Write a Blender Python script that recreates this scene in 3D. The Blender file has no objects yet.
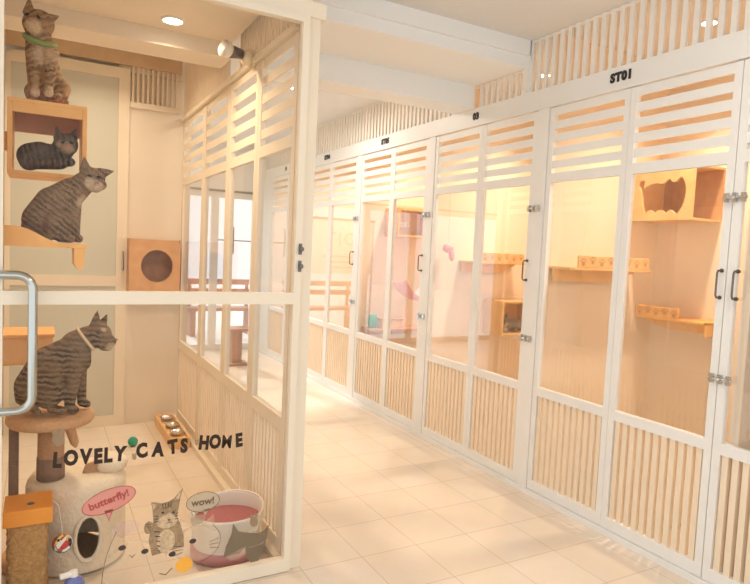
import bpy, bmesh, math, random
from math import pi, sin, cos, radians
from mathutils import Vector, Matrix, Euler

random.seed(7)
sc = bpy.context.scene
C = sc.collection

# ------------------------------------------------------------------ camera
F, PPX, PPY = 610.0, 375.0, 292.0
def _d(p): return Vector((p[0]-PPX, -(p[1]-PPY), -F))
_vx, _vy = (1490.629, 302.637), (42.0, 236.0)
AX = _d(_vx).normalized(); AY = _d(_vy).normalized(); AZ = AX.cross(AY).normalized()
AX = AY.cross(AZ).normalized()
ROT = Matrix((AX, AY, AZ))            # camera space -> world
CAMZ = 1.45
cam_d = bpy.data.cameras.new('camera'); cam = bpy.data.objects.new('camera', cam_d); C.objects.link(cam)
cam_d.sensor_fit = 'HORIZONTAL'; cam_d.sensor_width = 36; cam_d.lens = F/750*36; cam_d.clip_start = .02
cam.matrix_world = Matrix.Translation((0, 0, CAMZ)) @ ROT.to_4x4()
sc.camera = cam
def at(px, py, Y):
    """a measured point of the photograph, at its distance Y down the corridor"""
    d = ROT @ _d((px, py)); k = Y/d.y
    return Vector((d.x*k, Y, CAMZ+d.z*k))

# ------------------------------------------------------------------ materials
M = {}
def newmat(name):
    m = bpy.data.materials.new(name); m.use_nodes = True
    nt = m.node_tree; b = nt.nodes['Principled BSDF']
    M[name] = m
    return m, nt, b
def plain(name, col, rough=.5, metal=0, noise=.0, scale=20, bump=0, spec=.5):
    m, nt, b = newmat(name)
    b.inputs['Base Color'].default_value = (*col, 1); b.inputs['Roughness'].default_value = rough
    b.inputs['Metallic'].default_value = metal
    b.inputs['Specular IOR Level'].default_value = spec
    if noise or bump:
        tc = nt.nodes.new('ShaderNodeTexCoord'); n = nt.nodes.new('ShaderNodeTexNoise')
        n.inputs['Scale'].default_value = scale; n.inputs['Detail'].default_value = 4
        nt.links.new(tc.outputs['Object'], n.inputs['Vector'])
        if noise:
            mx = nt.nodes.new('ShaderNodeMix'); mx.data_type = 'RGBA'
            mx.inputs['A'].default_value = (*[c*(1-noise) for c in col], 1)
            mx.inputs['B'].default_value = (*[min(1, c*(1+noise)) for c in col], 1)
            nt.links.new(n.outputs['Fac'], mx.inputs['Factor']); nt.links.new(mx.outputs['Result'], b.inputs['Base Color'])
        if bump:
            bp = nt.nodes.new('ShaderNodeBump'); bp.inputs['Strength'].default_value = bump; bp.inputs['Distance'].default_value = .01
            nt.links.new(n.outputs['Fac'], bp.inputs['Height']); nt.links.new(bp.outputs['Normal'], b.inputs['Normal'])
    return m
def wood(name, a, c, scale=(1, 1, 1), rough=.45):
    m, nt, b = newmat(name)
    tc = nt.nodes.new('ShaderNodeTexCoord'); mp = nt.nodes.new('ShaderNodeMapping'); mp.inputs['Scale'].default_value = scale
    n = nt.nodes.new('ShaderNodeTexNoise'); n.inputs['Scale'].default_value = 12; n.inputs['Detail'].default_value = 6; n.inputs['Distortion'].default_value = .6
    r = nt.nodes.new('ShaderNodeValToRGB'); r.color_ramp.elements[0].position = .3; r.color_ramp.elements[1].position = .7
    r.color_ramp.elements[0].color = (*a, 1); r.color_ramp.elements[1].color = (*c, 1)
    nt.links.new(tc.outputs['Object'], mp.inputs['Vector']); nt.links.new(mp.outputs['Vector'], n.inputs['Vector'])
    nt.links.new(n.outputs['Fac'], r.inputs['Fac']); nt.links.new(r.outputs['Color'], b.inputs['Base Color'])
    b.inputs['Roughness'].default_value = rough
    return m
def glass(name, tint=(1, 1, 1), f0=.04, rough=.0, haze=0, hazecol=(1, 1, 1)):
    m, nt, b = newmat(name); nt.nodes.remove(b)
    out = nt.nodes['Material Output']
    lw = nt.nodes.new('ShaderNodeLayerWeight'); lw.inputs['Blend'].default_value = .5
    pw = nt.nodes.new('ShaderNodeMath'); pw.operation = 'POWER'; pw.inputs[1].default_value = 5
    ma = nt.nodes.new('ShaderNodeMath'); ma.operation = 'MULTIPLY_ADD'; ma.inputs[1].default_value = 1-f0; ma.inputs[2].default_value = f0
    tr = nt.nodes.new('ShaderNodeBsdfTransparent'); tr.inputs['Color'].default_value = (*tint, 1)
    gl = nt.nodes.new('ShaderNodeBsdfGlossy'); gl.inputs['Roughness'].default_value = rough
    mx = nt.nodes.new('ShaderNodeMixShader')
    nt.links.new(lw.outputs['Facing'], pw.inputs[0]); nt.links.new(pw.outputs[0], ma.inputs[0]); nt.links.new(ma.outputs[0], mx.inputs['Fac'])
    nt.links.new(tr.outputs[0], mx.inputs[1]); nt.links.new(gl.outputs[0], mx.inputs[2])
    last = mx
    if haze:
        df = nt.nodes.new('ShaderNodeBsdfDiffuse'); df.inputs['Color'].default_value = (*hazecol, 1)
        m2 = nt.nodes.new('ShaderNodeMixShader'); m2.inputs['Fac'].default_value = haze
        nt.links.new(mx.outputs[0], m2.inputs[1]); nt.links.new(df.outputs[0], m2.inputs[2]); last = m2
    nt.links.new(last.outputs[0], out.inputs['Surface'])
    return m
def emis(name, col, s):
    m, nt, b = newmat(name)
    b.inputs['Base Color'].default_value = (*col, 1)
    b.inputs['Emission Color'].default_value = (*col, 1); b.inputs['Emission Strength'].default_value = s
    return m
def tiles(name, sx, sy, ox, oy, a, c, grout, rough=.22):
    m, nt, b = newmat(name)
    tc = nt.nodes.new('ShaderNodeTexCoord'); mp = nt.nodes.new('ShaderNodeMapping'); mp.inputs['Location'].default_value = (-ox/sx, -oy/sy, 0)
    mp.inputs['Scale'].default_value = (1/sx, 1/sy, 1)
    br = nt.nodes.new('ShaderNodeTexBrick'); br.offset = 0; br.squash = 1
    br.inputs['Scale'].default_value = 1; br.inputs['Brick Width'].default_value = 1; br.inputs['Row Height'].default_value = 1
    br.inputs['Mortar Size'].default_value = .007; br.inputs['Mortar Smooth'].default_value = .3; br.inputs['Bias'].default_value = 0
    br.inputs['Color1'].default_value = (*a, 1); br.inputs['Color2'].default_value = (*c, 1); br.inputs['Mortar'].default_value = (*grout, 1)
    n = nt.nodes.new('ShaderNodeTexNoise'); n.inputs['Scale'].default_value = 9; n.inputs['Detail'].default_value = 5
    mx = nt.nodes.new('ShaderNodeMix'); mx.data_type = 'RGBA'; mx.blend_type = 'MULTIPLY'; mx.inputs['Factor'].default_value = .10
    nt.links.new(tc.outputs['Object'], mp.inputs['Vector']); nt.links.new(mp.outputs['Vector'], br.inputs['Vector'])
    nt.links.new(tc.outputs['Object'], n.inputs['Vector'])
    nt.links.new(br.outputs['Color'], mx.inputs['A']); nt.links.new(n.outputs['Color'], mx.inputs['B'])
    nt.links.new(mx.outputs['Result'], b.inputs['Base Color'])
    b.inputs['Roughness'].default_value = rough
    return m

plain('white_paint', (.84, .83, .80), .42, noise=.03, scale=6)
plain('beam_paint', (.86, .87, .86), .6)
plain('shaded_white_paint', (.83, .73, .58), .45, noise=.03, scale=6)  # white paint of the left-hand room, its warm shade put into the colour
plain('white_ceiling', (.72, .71, .69), .7, noise=.02, scale=3)
plain('cream_wall', (.80, .71, .58), .8, noise=.04, scale=4)
plain('room_wall', (.88, .74, .59), .75, noise=.04, scale=4)
plain('slat_cream', (.86, .72, .55), .5, noise=.03, scale=8)
plain('grille_cream', (.85, .82, .76), .5)
tiles('floor_tile', .304, .325, 1.346, 2.463, (.80, .68, .55), (.82, .71, .59), (.58, .46, .35))
wood('orange_wood', (.80, .38, .10), (.90, .50, .16), (1, 1, 1))
wood('honey_wood', (.80, .46, .18), (.88, .56, .25), (1, 1, 1))
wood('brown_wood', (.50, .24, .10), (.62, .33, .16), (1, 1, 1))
wood('tan_board', (.60, .42, .25), (.68, .49, .30), (1, 1, 1))
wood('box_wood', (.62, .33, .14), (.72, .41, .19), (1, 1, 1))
wood('red_wood', (.33, .12, .07), (.46, .19, .12), (1, 1, 1))
plain('cap_wood', (.85, .32, .03), .4, noise=.08, scale=20)
plain('chrome', (.46, .47, .44), .16, 1)
plain('steel', (.60, .60, .60), .25, 1)
plain('dark_metal', (.16, .14, .13), .35, .7)
plain('black', (.02, .02, .02), .5)
plain('charcoal_vinyl', (.045, .028, .02), .7, spec=.2)
glass('clear_glass')
glass('front_glass', f0=.12)
glass('door_glass', (.985, .98, .97), .012)
plain('frosted', (.62, .61, .51), .35)
emis('lamp_glow', (1, .93, .82), 9)
plain('fur_plush', (.84, .72, .55), .95, noise=.1, scale=60, bump=.6)
plain('sisal', (.50, .29, .15), .9, noise=.25, scale=120, bump=.8)
plain('sisal_dark', (.27, .17, .11), .9, noise=.2, scale=120, bump=.6)
plain('disc_plush', (.60, .34, .17), .9, noise=.2, scale=60, bump=.5)
plain('white_plastic', (.86, .80, .70), .3)
plain('pink_plastic', (.58, .26, .27), .4)
plain('pink_litter', (.46, .15, .15), .8, noise=.25, scale=150, bump=.7)
plain('tan_plastic', (.62, .42, .24), .5)
plain('teal', (.01, .30, .20), .4)
plain('green_plastic', (.30, .50, .30), .5)
plain('blue', (.16, .20, .52), .4)
plain('white', (.9, .88, .84), .4)
plain('red', (.62, .06, .05), .5)
plain('yellow', (.85, .65, .12), .5)
plain('orange', (.95, .45, .03), .5)
plain('pink', (.92, .42, .42), .7, noise=.08, scale=30)
plain('string', (.75, .70, .62), .8)
plain('green_collar', (.24, .32, .10), .6)
plain('beige_collar', (.72, .55, .34), .6)
plain('eye_dark', (.015, .012, .01), .12)
plain('eye_green', (.25, .24, .08), .12)
plain('nose_pink', (.45, .20, .15), .5)
plain('nose_dark', (.10, .05, .04), .5)
plain('cc_cream', (.78, .66, .46), .5, noise=.12, scale=40)
plain('hole_dark', (.10, .05, .03), .9)
plain('asphalt', (.75, .74, .72), .9, noise=.1, scale=3)
plain('banner_white', (.93, .95, .92), .6)
plain('banner_green', (.35, .62, .42), .6)
plain('outer_wall', (.9, .89, .86), .8)

# sticker inks (flat prints on glass)
def vinyl(name, col, alpha=1.0):
    m, nt, b = newmat(name)
    if name.startswith('ink_tab'):
        tc = nt.nodes.new('ShaderNodeTexCoord'); n = nt.nodes.new('ShaderNodeTexNoise'); n.inputs['Scale'].default_value = 70; n.inputs['Detail'].default_value = 4
        mx = nt.nodes.new('ShaderNodeMix'); mx.data_type = 'RGBA'; mx.inputs['A'].default_value = (*[c*.3 for c in col], 1); mx.inputs['B'].default_value = (*[min(1, c*1.6) for c in col], 1)
        nt.links.new(tc.outputs['Object'], n.inputs['Vector']); nt.links.new(n.outputs['Fac'], mx.inputs['Factor']); nt.links.new(mx.outputs['Result'], b.inputs['Base Color'])
    b.inputs['Base Color'].default_value = (*col, 1); b.inputs['Alpha'].default_value = alpha; b.inputs['Roughness'].default_value = .5
    return m
vinyl('ink_pink', (.72, .27, .23), .85); vinyl('ink_red', (.42, .07, .06)); vinyl('ink_brown', (.16, .09, .05))
vinyl('ink_grey', (.52, .43, .30), .8); vinyl('ink_dark', (.05, .035, .03)); vinyl('ink_catgrey', (.19, .14, .085), .95)
vinyl('ink_cream', (.80, .62, .42), .28); vinyl('ink_tab', (.36, .24, .13), .97); vinyl('ink_tablight', (.62, .45, .28), .95)
vinyl('ink_line', (.32, .21, .12), .9); vinyl('ink_orange', (.95, .45, .03), .9); vinyl('ink_lilac', (.62, .42, .45), .3); vinyl('ink_green', (.42, .34, .20), .55)

def fur(name, base, stripe, pale, pts, wscale=16, wdir='X', dist=3.0, rot=(0, 0, 0), amount=.9):
    """tabby coat: dark bands over a base colour, pale patches round given points (object space)"""
    m, nt, b = newmat(name); L = nt.links.new
    tc = nt.nodes.new('ShaderNodeTexCoord')
    mp = nt.nodes.new('ShaderNodeMapping'); mp.inputs['Rotation'].default_value = rot
    w = nt.nodes.new('ShaderNodeTexWave'); w.wave_type = 'BANDS'; w.bands_direction = wdir
    w.inputs['Scale'].default_value = wscale; w.inputs['Distortion'].default_value = dist; w.inputs['Detail'].default_value = 4; w.inputs['Detail Scale'].default_value = 2.5; w.inputs['Detail Roughness'].default_value = .6
    L(tc.outputs['Object'], mp.inputs['Vector']); L(mp.outputs['Vector'], w.inputs['Vector'])
    n = nt.nodes.new('ShaderNodeTexNoise'); n.inputs['Scale'].default_value = 160; n.inputs['Detail'].default_value = 3
    L(tc.outputs['Object'], n.inputs['Vector'])
    r = nt.nodes.new('ShaderNodeValToRGB'); r.color_ramp.elements[0].position = .35; r.color_ramp.elements[1].position = .65
    r.color_ramp.elements[0].color = (0, 0, 0, 1); r.color_ramp.elements[1].color = (amount, amount, amount, 1)
    L(w.outputs['Fac'], r.inputs['Fac'])
    mx = nt.nodes.new('ShaderNodeMix'); mx.data_type = 'RGBA'; mx.inputs['A'].default_value = (*base, 1); mx.inputs['B'].default_value = (*stripe, 1)
    n2 = nt.nodes.new('ShaderNodeTexNoise'); n2.inputs['Scale'].default_value = 14; n2.inputs['Detail'].default_value = 3
    L(tc.outputs['Object'], n2.inputs['Vector'])
    rr_ = nt.nodes.new('ShaderNodeMapRange'); rr_.inputs['From Min'].default_value = .3; rr_.inputs['From Max'].default_value = .62
    L(n2.outputs['Fac'], rr_.inputs['Value'])
    mu = nt.nodes.new('ShaderNodeMath'); mu.operation = 'MULTIPLY'
    L(r.outputs['Color'], mu.inputs[0]); L(rr_.outputs['Result'], mu.inputs[1])
    L(mu.outputs[0], mx.inputs['Factor'])
    last = mx.outputs['Result']
    for (p, rad) in pts:
        vm = nt.nodes.new('ShaderNodeVectorMath'); vm.operation = 'DISTANCE'; vm.inputs[1].default_value = p
        L(tc.outputs['Object'], vm.inputs[0])
        mr = nt.nodes.new('ShaderNodeMapRange'); mr.inputs['From Min'].default_value = rad*.55; mr.inputs['From Max'].default_value = rad
        mr.inputs['To Min'].default_value = .72; mr.inputs['To Max'].default_value = 0
        L(vm.outputs['Value'], mr.inputs['Value'])
        m2 = nt.nodes.new('ShaderNodeMix'); m2.data_type = 'RGBA'; m2.inputs['B'].default_value = (*pale, 1)
        L(mr.outputs['Result'], m2.inputs['Factor']); L(last, m2.inputs['A']); last = m2.outputs['Result']
    m3 = nt.nodes.new('ShaderNodeMix'); m3.data_type = 'RGBA'; m3.blend_type = 'OVERLAY'; m3.inputs['Factor'].default_value = .6
    L(last, m3.inputs['A']); L(n.outputs['Fac'], m3.inputs['B'])
    L(m3.outputs['Result'], b.inputs['Base Color'])
    b.inputs['Roughness'].default_value = .9; b.inputs['Specular IOR Level'].default_value = .15
    bp = nt.nodes.new('ShaderNodeBump'); bp.inputs['Strength'].default_value = .35; bp.inputs['Distance'].default_value = .004
    L(n.outputs['Fac'], bp.inputs['Height']); L(bp.outputs['Normal'], b.inputs['Normal'])
    return m

# ------------------------------------------------------------------ mesh helpers
class MB:
    def __init__(s): s.bm = bmesh.new(); s.mi = 0
    def _tag(s, n0):
        s.bm.faces.ensure_lookup_table()
        for f in s.bm.faces[n0:]: f.material_index = s.mi
    def box(s, lo, hi, rot=None, piv=None):
        n0 = len(s.bm.faces)
        lo, hi = Vector(lo), Vector(hi)
        c = (lo+hi)/2; d = hi-lo
        mat = Matrix.Translation(c) @ Matrix.Diagonal((*d, 1))
        if rot is not None:
            R4 = rot.to_4x4(); pv = Vector(piv) if piv is not None else c
            mat = Matrix.Translation(pv) @ R4 @ Matrix.Translation(-pv) @ mat
        bmesh.ops.create_cube(s.bm, size=1, matrix=mat); s._tag(n0); return s
    def tube(s, pts, r, n=12, closed=False, caps=True, radii=None):
        n0 = len(s.bm.faces)
        pts = [Vector(p) for p in pts]; rings = []
        up = None
        for i, p in enumerate(pts):
            a = pts[i-1] if (i > 0 or closed) else p
            b = pts[(i+1) % len(pts)] if (i < len(pts)-1 or closed) else p
            t = (b-a).normalized()
            if up is None:
                up = Vector((0, 0, 1)) if abs(t.z) < .9 else Vector((1, 0, 0))
            u = (up - t*up.dot(t)).normalized(); v = t.cross(u); up = u
            rr = radii[i] if radii else r
            rings.append([s.bm.verts.new(p+(u*cos(2*pi*k/n)+v*sin(2*pi*k/n))*rr) for k in range(n)])
        m = len(rings)
        for i in range(m if closed else m-1):
            A, B = rings[i], rings[(i+1) % m]
            for k in range(n): s.bm.faces.new((A[k], A[(k+1) % n], B[(k+1) % n], B[k]))
        if caps and not closed:
            s.bm.faces.new(rings[0][::-1]); s.bm.faces.new(rings[-1])
        s._tag(n0); return s
    def lathe(s, prof, c, n=32, axis='Z', sx=1, sy=1, close=True):
        """prof: list of (r, h)"""
        n0 = len(s.bm.faces); c = Vector(c); rings = []
        def P(r, h, a):
            x, y = r*cos(a)*sx, r*sin(a)*sy
            return c+(Vector((x, y, h)) if axis == 'Z' else Vector((x, h, y)) if axis == 'Y' else Vector((h, x, y)))
        for (r, h) in prof: rings.append([s.bm.verts.new(P(max(r, 1e-4), h, 2*pi*k/n)) for k in range(n)])
        for A, B in zip(rings, rings[1:]):
            for k in range(n): s.bm.faces.new((A[k], A[(k+1) % n], B[(k+1) % n], B[k]))
        if close:
            s.bm.faces.new(rings[0][::-1]); s.bm.faces.new(rings[-1])
        s._tag(n0); return s
    def sphere(s, c, r, sc_=(1, 1, 1), u=16, v=10, rot=None):
        n0 = len(s.bm.faces)
        mat = Matrix.Translation(c) @ (rot.to_4x4() if rot else Matrix.Identity(4)) @ Matrix.Diagonal((r*sc_[0], r*sc_[1], r*sc_[2], 1))
        bmesh.ops.create_uvsphere(s.bm, u_segments=u, v_segments=v, radius=1, matrix=mat); s._tag(n0); return s
    def prism(s, pts, vec):
        """extrude polygon pts (3D) along vec"""
        n0 = len(s.bm.faces); vec = Vector(vec)
        A = [s.bm.verts.new(Vector(p)) for p in pts]; B = [s.bm.verts.new(Vector(p)+vec) for p in pts]
        n = len(A)
        s.bm.faces.new(A); s.bm.faces.new(B[::-1])
        for k in range(n): s.bm.faces.new((A[k], B[k], B[(k+1) % n], A[(k+1) % n]))
        s._tag(n0); return s
    def face(s, pts):
        n0 = len(s.bm.faces); s.bm.faces.new([s.bm.verts.new(Vector(p)) for p in pts]); s._tag(n0); return s
    def build(s, name, mats, parent=None, smooth=False, bevel=0, origin=None):
        bmesh.ops.recalc_face_normals(s.bm, faces=s.bm.faces)
        me = bpy.data.meshes.new(name)
        o = None
        org = Vector(origin) if origin is not None else (parent_world(parent) if parent else None)
        if org is None:
            zs = [v.co for v in s.bm.verts]
            lo = [min(v[i] for v in zs) for i in range(3)]; hi = [max(v[i] for v in zs) for i in range(3)]
            org = Vector(((lo[0]+hi[0])/2, (lo[1]+hi[1])/2, lo[2]))
        bmesh.ops.translate(s.bm, verts=s.bm.verts, vec=-org)
        s.bm.to_mesh(me); s.bm.free()
        if smooth:
            for p in me.polygons: p.use_smooth = True
        for m in (mats if isinstance(mats, (list, tuple)) else [mats]): me.materials.append(M[m])
        o = bpy.data.objects.new(name, me); C.objects.link(o)
        if parent is not None:
            o.parent = parent
            o.location = org-parent_world(parent)
        else: o.location = org
        if bevel:
            b = o.modifiers.new('bevel', 'BEVEL'); b.width = bevel; b.segments = 2; b.limit_method = 'ANGLE'
        return o
def parent_world(o):
    v = Vector(o.location); p = o.parent
    while p is not None: v = v+Vector(p.location); p = p.parent
    return v
def tag(o, label=None, cat=None, group=None, kind=None):
    if label: o['label'] = label
    if cat: o['category'] = cat
    if group: o['group'] = group
    if kind: o['kind'] = kind
    return o
def thing(name, label, cat, loc, group=None):
    o = bpy.data.objects.new(name, None); C.objects.link(o); o.location = loc; o.empty_display_size = .05
    return tag(o, label, cat, group, 'thing')
def struct(name, mb, mat, **k):
    o = mb.build(name, mat, **k); o['kind'] = 'structure'; return o
def text_mesh(mb, body, size, to_world, bold=0.0, spacing=1.0, depth=.0015):
    """lettering: to_world(u, v, d) maps letter space to the surface it stands on"""
    cu = bpy.data.curves.new('lettering', 'FONT'); cu.body = body; cu.size = size; cu.align_x = 'CENTER'; cu.align_y = 'CENTER'
    cu.offset = bold; cu.space_character = spacing; cu.extrude = depth/2; cu.resolution_u = 3
    ob = bpy.data.objects.new('lettering', cu); C.objects.link(ob)
    dg = bpy.context.evaluated_depsgraph_get(); ev = ob.evaluated_get(dg); me = ev.to_mesh()
    vs = [mb.bm.verts.new(to_world(v.co.x, v.co.y, v.co.z)) for v in me.vertices]
    n0 = len(mb.bm.faces)
    for p in me.polygons:
        try: mb.bm.faces.new([vs[i] for i in p.vertices])
        except ValueError: pass
    mb._tag(n0)
    ev.to_mesh_clear(); bpy.data.objects.remove(ob); bpy.data.curves.remove(cu)

# ------------------------------------------------------------------ setting
XW = 2.647          # front face of the right-hand room fronts
XB = 3.71          # back wall of the right-hand rooms
CEIL = 2.79
YF = 2.5           # front of the left-hand room
YE = 8.3           # far storefront
struct('floor', MB().box((-2.6, -3.0, -.06), (3.9, YE+.05, 0)), 'floor_tile', origin=(0, 0, 0))
mb = MB(); mb.box((1.045, -1.6, CEIL), (3.8, 2.98, CEIL+.06)); mb.box((-2.6, -1.6, CEIL), (1.045, YF, CEIL+.06))
struct('ceiling', mb, 'white_ceiling')
struct('ceiling_back', MB().box((-2.6, 5.16, CEIL), (3.8, YE+.1, CEIL+.06)).box((1.03, 3.72, CEIL), (3.8, 5.16, CEIL+.06)).box((2.62, 2.98, CEIL), (3.8, 3.72, CEIL+.06)), 'white_ceiling')
mb = MB(); mb.box((1.05, 2.98, 2.63), (2.642, 3.50, 2.90)); mb.box((1.05, 2.955, 2.70), (2.642, 2.985, 2.90))
struct('ceiling_beam', mb, 'beam_paint')
struct('ceiling_roof', MB().box((-2.6, YF, 2.97), (1.045, 5.16, 3.02)).box((-2.6, 5.16, 2.86), (3.8, YE+.1, 2.9)), 'beam_paint')
struct('ceiling_beam_lower', MB().box((1.05, 3.50, 2.475), (2.642, 3.72, 2.90)), 'beam_paint')
# left-hand room ceiling
struct('ceiling_left', MB().box((-.3, YF+.06, 2.58), (.93, 3.5, 2.63)).box((-.3, 3.74, 2.92), (.97, 5.12, 2.96)), 'cream_wall')
struct('ceiling_beam_left', MB().box((-.3, 3.5, 2.497), (.93, 3.74, 2.92)), 'cream_wall')
# right-hand rooms
struct('wall_right', MB().box((XB, .2, 0), (XB+.06, YE, CEIL)), 'room_wall')
for y in (.36, 1.545, 2.795, 3.98, 5.22, 6.5, 7.8):
    struct('wall_divider', MB().box((XW+.04, y-.02, 0), (XB, y+.02, CEIL)), 'room_wall')
# posts and head band of the right-hand fronts
mb = MB()
POSTS = [(2.763, 2.858), (3.960, 4.055), (5.188, 5.282), (6.45, 6.55), (7.75, 8.25)]
for a, b in POSTS: mb.box((XW-.004, a+.002, 0), (XW+.05, b-.002, 2.35))
struct('trim_1', mb, 'white_paint')
struct('trim_2', MB().box((XW-.008, .3, 2.35), (XW+.05, YE, 2.472)).box((XW-.014, .3, 2.35), (XW-.008, YE, 2.366)), 'white_paint')
struct('baseboard_right', MB().box((XW-.014, .3, 0), (XW+.05, YE, .032)), 'white_paint')
def grille(name, p0, p1, z0, z1, pitch, w, t, mat, gap=None):
    mb = MB(); p0 = Vector(p0); p1 = Vector(p1); L = (p1-p0).length; u = (p1-p0).normalized(); k = 0
    while k*pitch < L:
        c = p0+u*(k*pitch); k += 1
        if gap and gap(c): continue
        if abs(u.y) > .5: mb.box((c.x-t/2, c.y-w/2, z0), (c.x+t/2, c.y+w/2, z1))
        else: mb.box((c.x-w/2, c.y-t/2, z0), (c.x+w/2, c.y+t/2, z1))
    if abs(u.y) > .5: mb.box((p0.x-t/2+.001, p0.y, z1-.014), (p0.x+t/2-.001, p1.y, z1-.002))
    return struct(name, mb, mat)
grille('trim_3', (XW+.012, .35, 0), (XW+.012, 2.96, 0), 2.472, CEIL, .0605, .027, .018, 'grille_cream')
grille('trim_4', (XW+.012, 3.02, 0), (XW+.012, 3.5, 0), 2.472, 2.63, .0605, .027, .018, 'grille_cream')
grille('trim_5', (XW+.012, 3.76, 0), (XW+.012, 8.2, 0), 2.472, CEIL, .0605, .032, .022, 'grille_cream')
struct('trim_6', MB().box((XW-.012, 2.955, 2.472), (XW+.03, 3.01, CEIL)), 'white_paint')

# ------------------------------------------------------------------ the fronts: slatted glazed leaves
def leaf_parts(root, P, w, mats, zl=(1.905, 2.345), nl=5, zr=(.62, .672), board=.046, base=.035, slp=.044, slw=.027, slt=.024, pane='front_glass', S=.036):
    """P(u, d, z): point at u along the leaf, d into its thickness.  Parts: frame, slats, louvres, pane, handle, latches"""
    fr, sl = mats
    def bx(mb, u0, u1, d0, d1, z0, z1):
        a = P(u0, d0, z0); b = P(u1, d1, z1)
        mb.box([min(a[i], b[i]) for i in range(3)], [max(a[i], b[i]) for i in range(3)])
    T = .030
    mb = MB()
    bx(mb, 0, S, 0, T, base, zl[1]); bx(mb, w-S, w, 0, T, base, zl[1])
    bx(mb, S, w-S, 0, T, base, base+.06); bx(mb, S, w-S, 0, T, zr[0], zr[1])
    bx(mb, S, w-S, 0, T, zl[0], zl[0]+.055)
    mb.build('frame', fr, root)
    mb = MB(); n = int((w-2*S)/slp); g = (w-2*S)/n
    for k in range(n):
        c = S+g*(k+.5); bx(mb, c-slw/2, c+slw/2, .006, .006+slt, base+.06, zr[0])
    mb.build('slats', sl, root)
    mb = MB(); st = (zl[1]-zl[0]-.055)/nl
    for k in range(nl):
        z1 = zl[1]-.004-k*st
        if k == 0: z1 = zl[1]
        bx(mb, S, w-S, .004, .014, z1-board, z1)
    mb.build('louvres', fr, root)
    mb = MB(); bx(mb, S-.005, w-S+.005, .010, .015, zr[1], zl[0]); mb.build('pane', pane, root)
    return bx
def handle_parts(root, P, u, z0, z1, mat='dark_metal', out=.035, r=.0045):
    pts = [P(u, 0, z0), P(u, -out*.8, z0), P(u, -out, z0+.012), P(u, -out, z1-.012), P(u, -out*.8, z1), P(u, 0, z1)]
    mb = MB().tube(pts, r, 10)
    for z in (z0, z1): mb.tube([P(u, .002, z), P(u, -.006, z)], .009, 12)
    return mb.build('handle', mat, root, smooth=False)
def latch_parts(root, P, u0, u1, z):
    mb = MB()
    mb.tube([P(u0, -.012, z), P(u1, -.012, z)], .006, 8)
    for k in (.15, .5, .85):
        c = u0+(u1-u0)*k; a = P(c-.009, -.002, z-.02); b = P(c+.009, -.018, z+.02)
        mb.box([min(a[i], b[i]) for i in range(3)], [max(a[i], b[i]) for i in range(3)])
    c = u0+(u1-u0)*.5
    mb.sphere(P(c, -.026, z), .010)
    return mb.build('latch', 'steel', root)
def right_leaf(y0, y1, label, door=None):
    loc = Vector((XW, y0, .0))
    root = thing('cat_room_door' if door else 'fixed_panel', label, 'door' if door else 'panel', loc, 'doors of the right-hand cat rooms' if door else 'fixed panels of the right-hand cat rooms')
    P = lambda u, d, z: Vector((XW+d, y0+u, z))
    leaf_parts(root, P, y1-y0, ('white_paint', 'slat_cream'))
    if door == 'near':
        handle_parts(root, P, .019, 1.315, 1.435)
        latch_parts(root, P, -.072, .038, 1.755); latch_parts(root, P, -.072, .038, .955)
    elif door == 'far':
        handle_parts(root, P, (y1-y0)-.050, 1.315, 1.435)
    return root
right_leaf(1.620, 2.191, 'white slatted glass door under the ST01 number with dark pull handle', 'near')
right_leaf(2.193, 2.761, 'white slatted fixed glass panel beside the ST01 door, shelf with paw rail behind', None)
right_leaf(2.860, 3.391, 'white slatted glass door of room 03 with pull handle and latches', 'near')
right_leaf(3.393, 3.958, 'white slatted fixed glass panel of room 03 between its door and a post', None)
right_leaf(4.057, 4.606, 'white slatted glass door of room ST05 with a dark handle', 'near')
right_leaf(4.608, 5.186, 'white slatted fixed glass panel of room ST05 reflecting the street sign', None)
right_leaf(5.284, 5.890, 'white slatted glass door of room ST04 with small dark handle', 'near')
right_leaf(5.892, 6.448, 'white slatted fixed glass panel of room ST04 just right of the corner post', None)
right_leaf(6.552, 7.150, 'white slatted glass door past room ST04, seen through the left room', 'near')
right_leaf(7.152, 7.748, 'farthest white slatted fixed panel by the street front', None)
right_leaf(.95, 1.616, 'white slatted door at the right picture edge with a pull handle', 'far')

def sign(body, y, lab, size=.062):
    mb = MB()
    text_mesh(mb, body, size, lambda u, v, d: Vector((XW-.0100+d, y-u, 2.415+v)), bold=.004, spacing=1.1, depth=.003)
    # serifs of the slab letters
    o = mb.build('room_number', 'black'); tag(o, lab, 'sign', 'room numbers on the head band', 'thing')
sign('ST01', 2.255, 'black room number ST01 on the white band over the nearest room')
sign('03', 3.47, 'black room number 03 on the white band beside the ceiling beam')
sign('ST05', 4.75, 'black room number ST05 on the white head band')
sign('ST04', 5.995, 'black room number ST04 on the white head band near the corner post')
sign('10', 7.24, 'small black number 10 seen through the left-hand glass')

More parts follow.
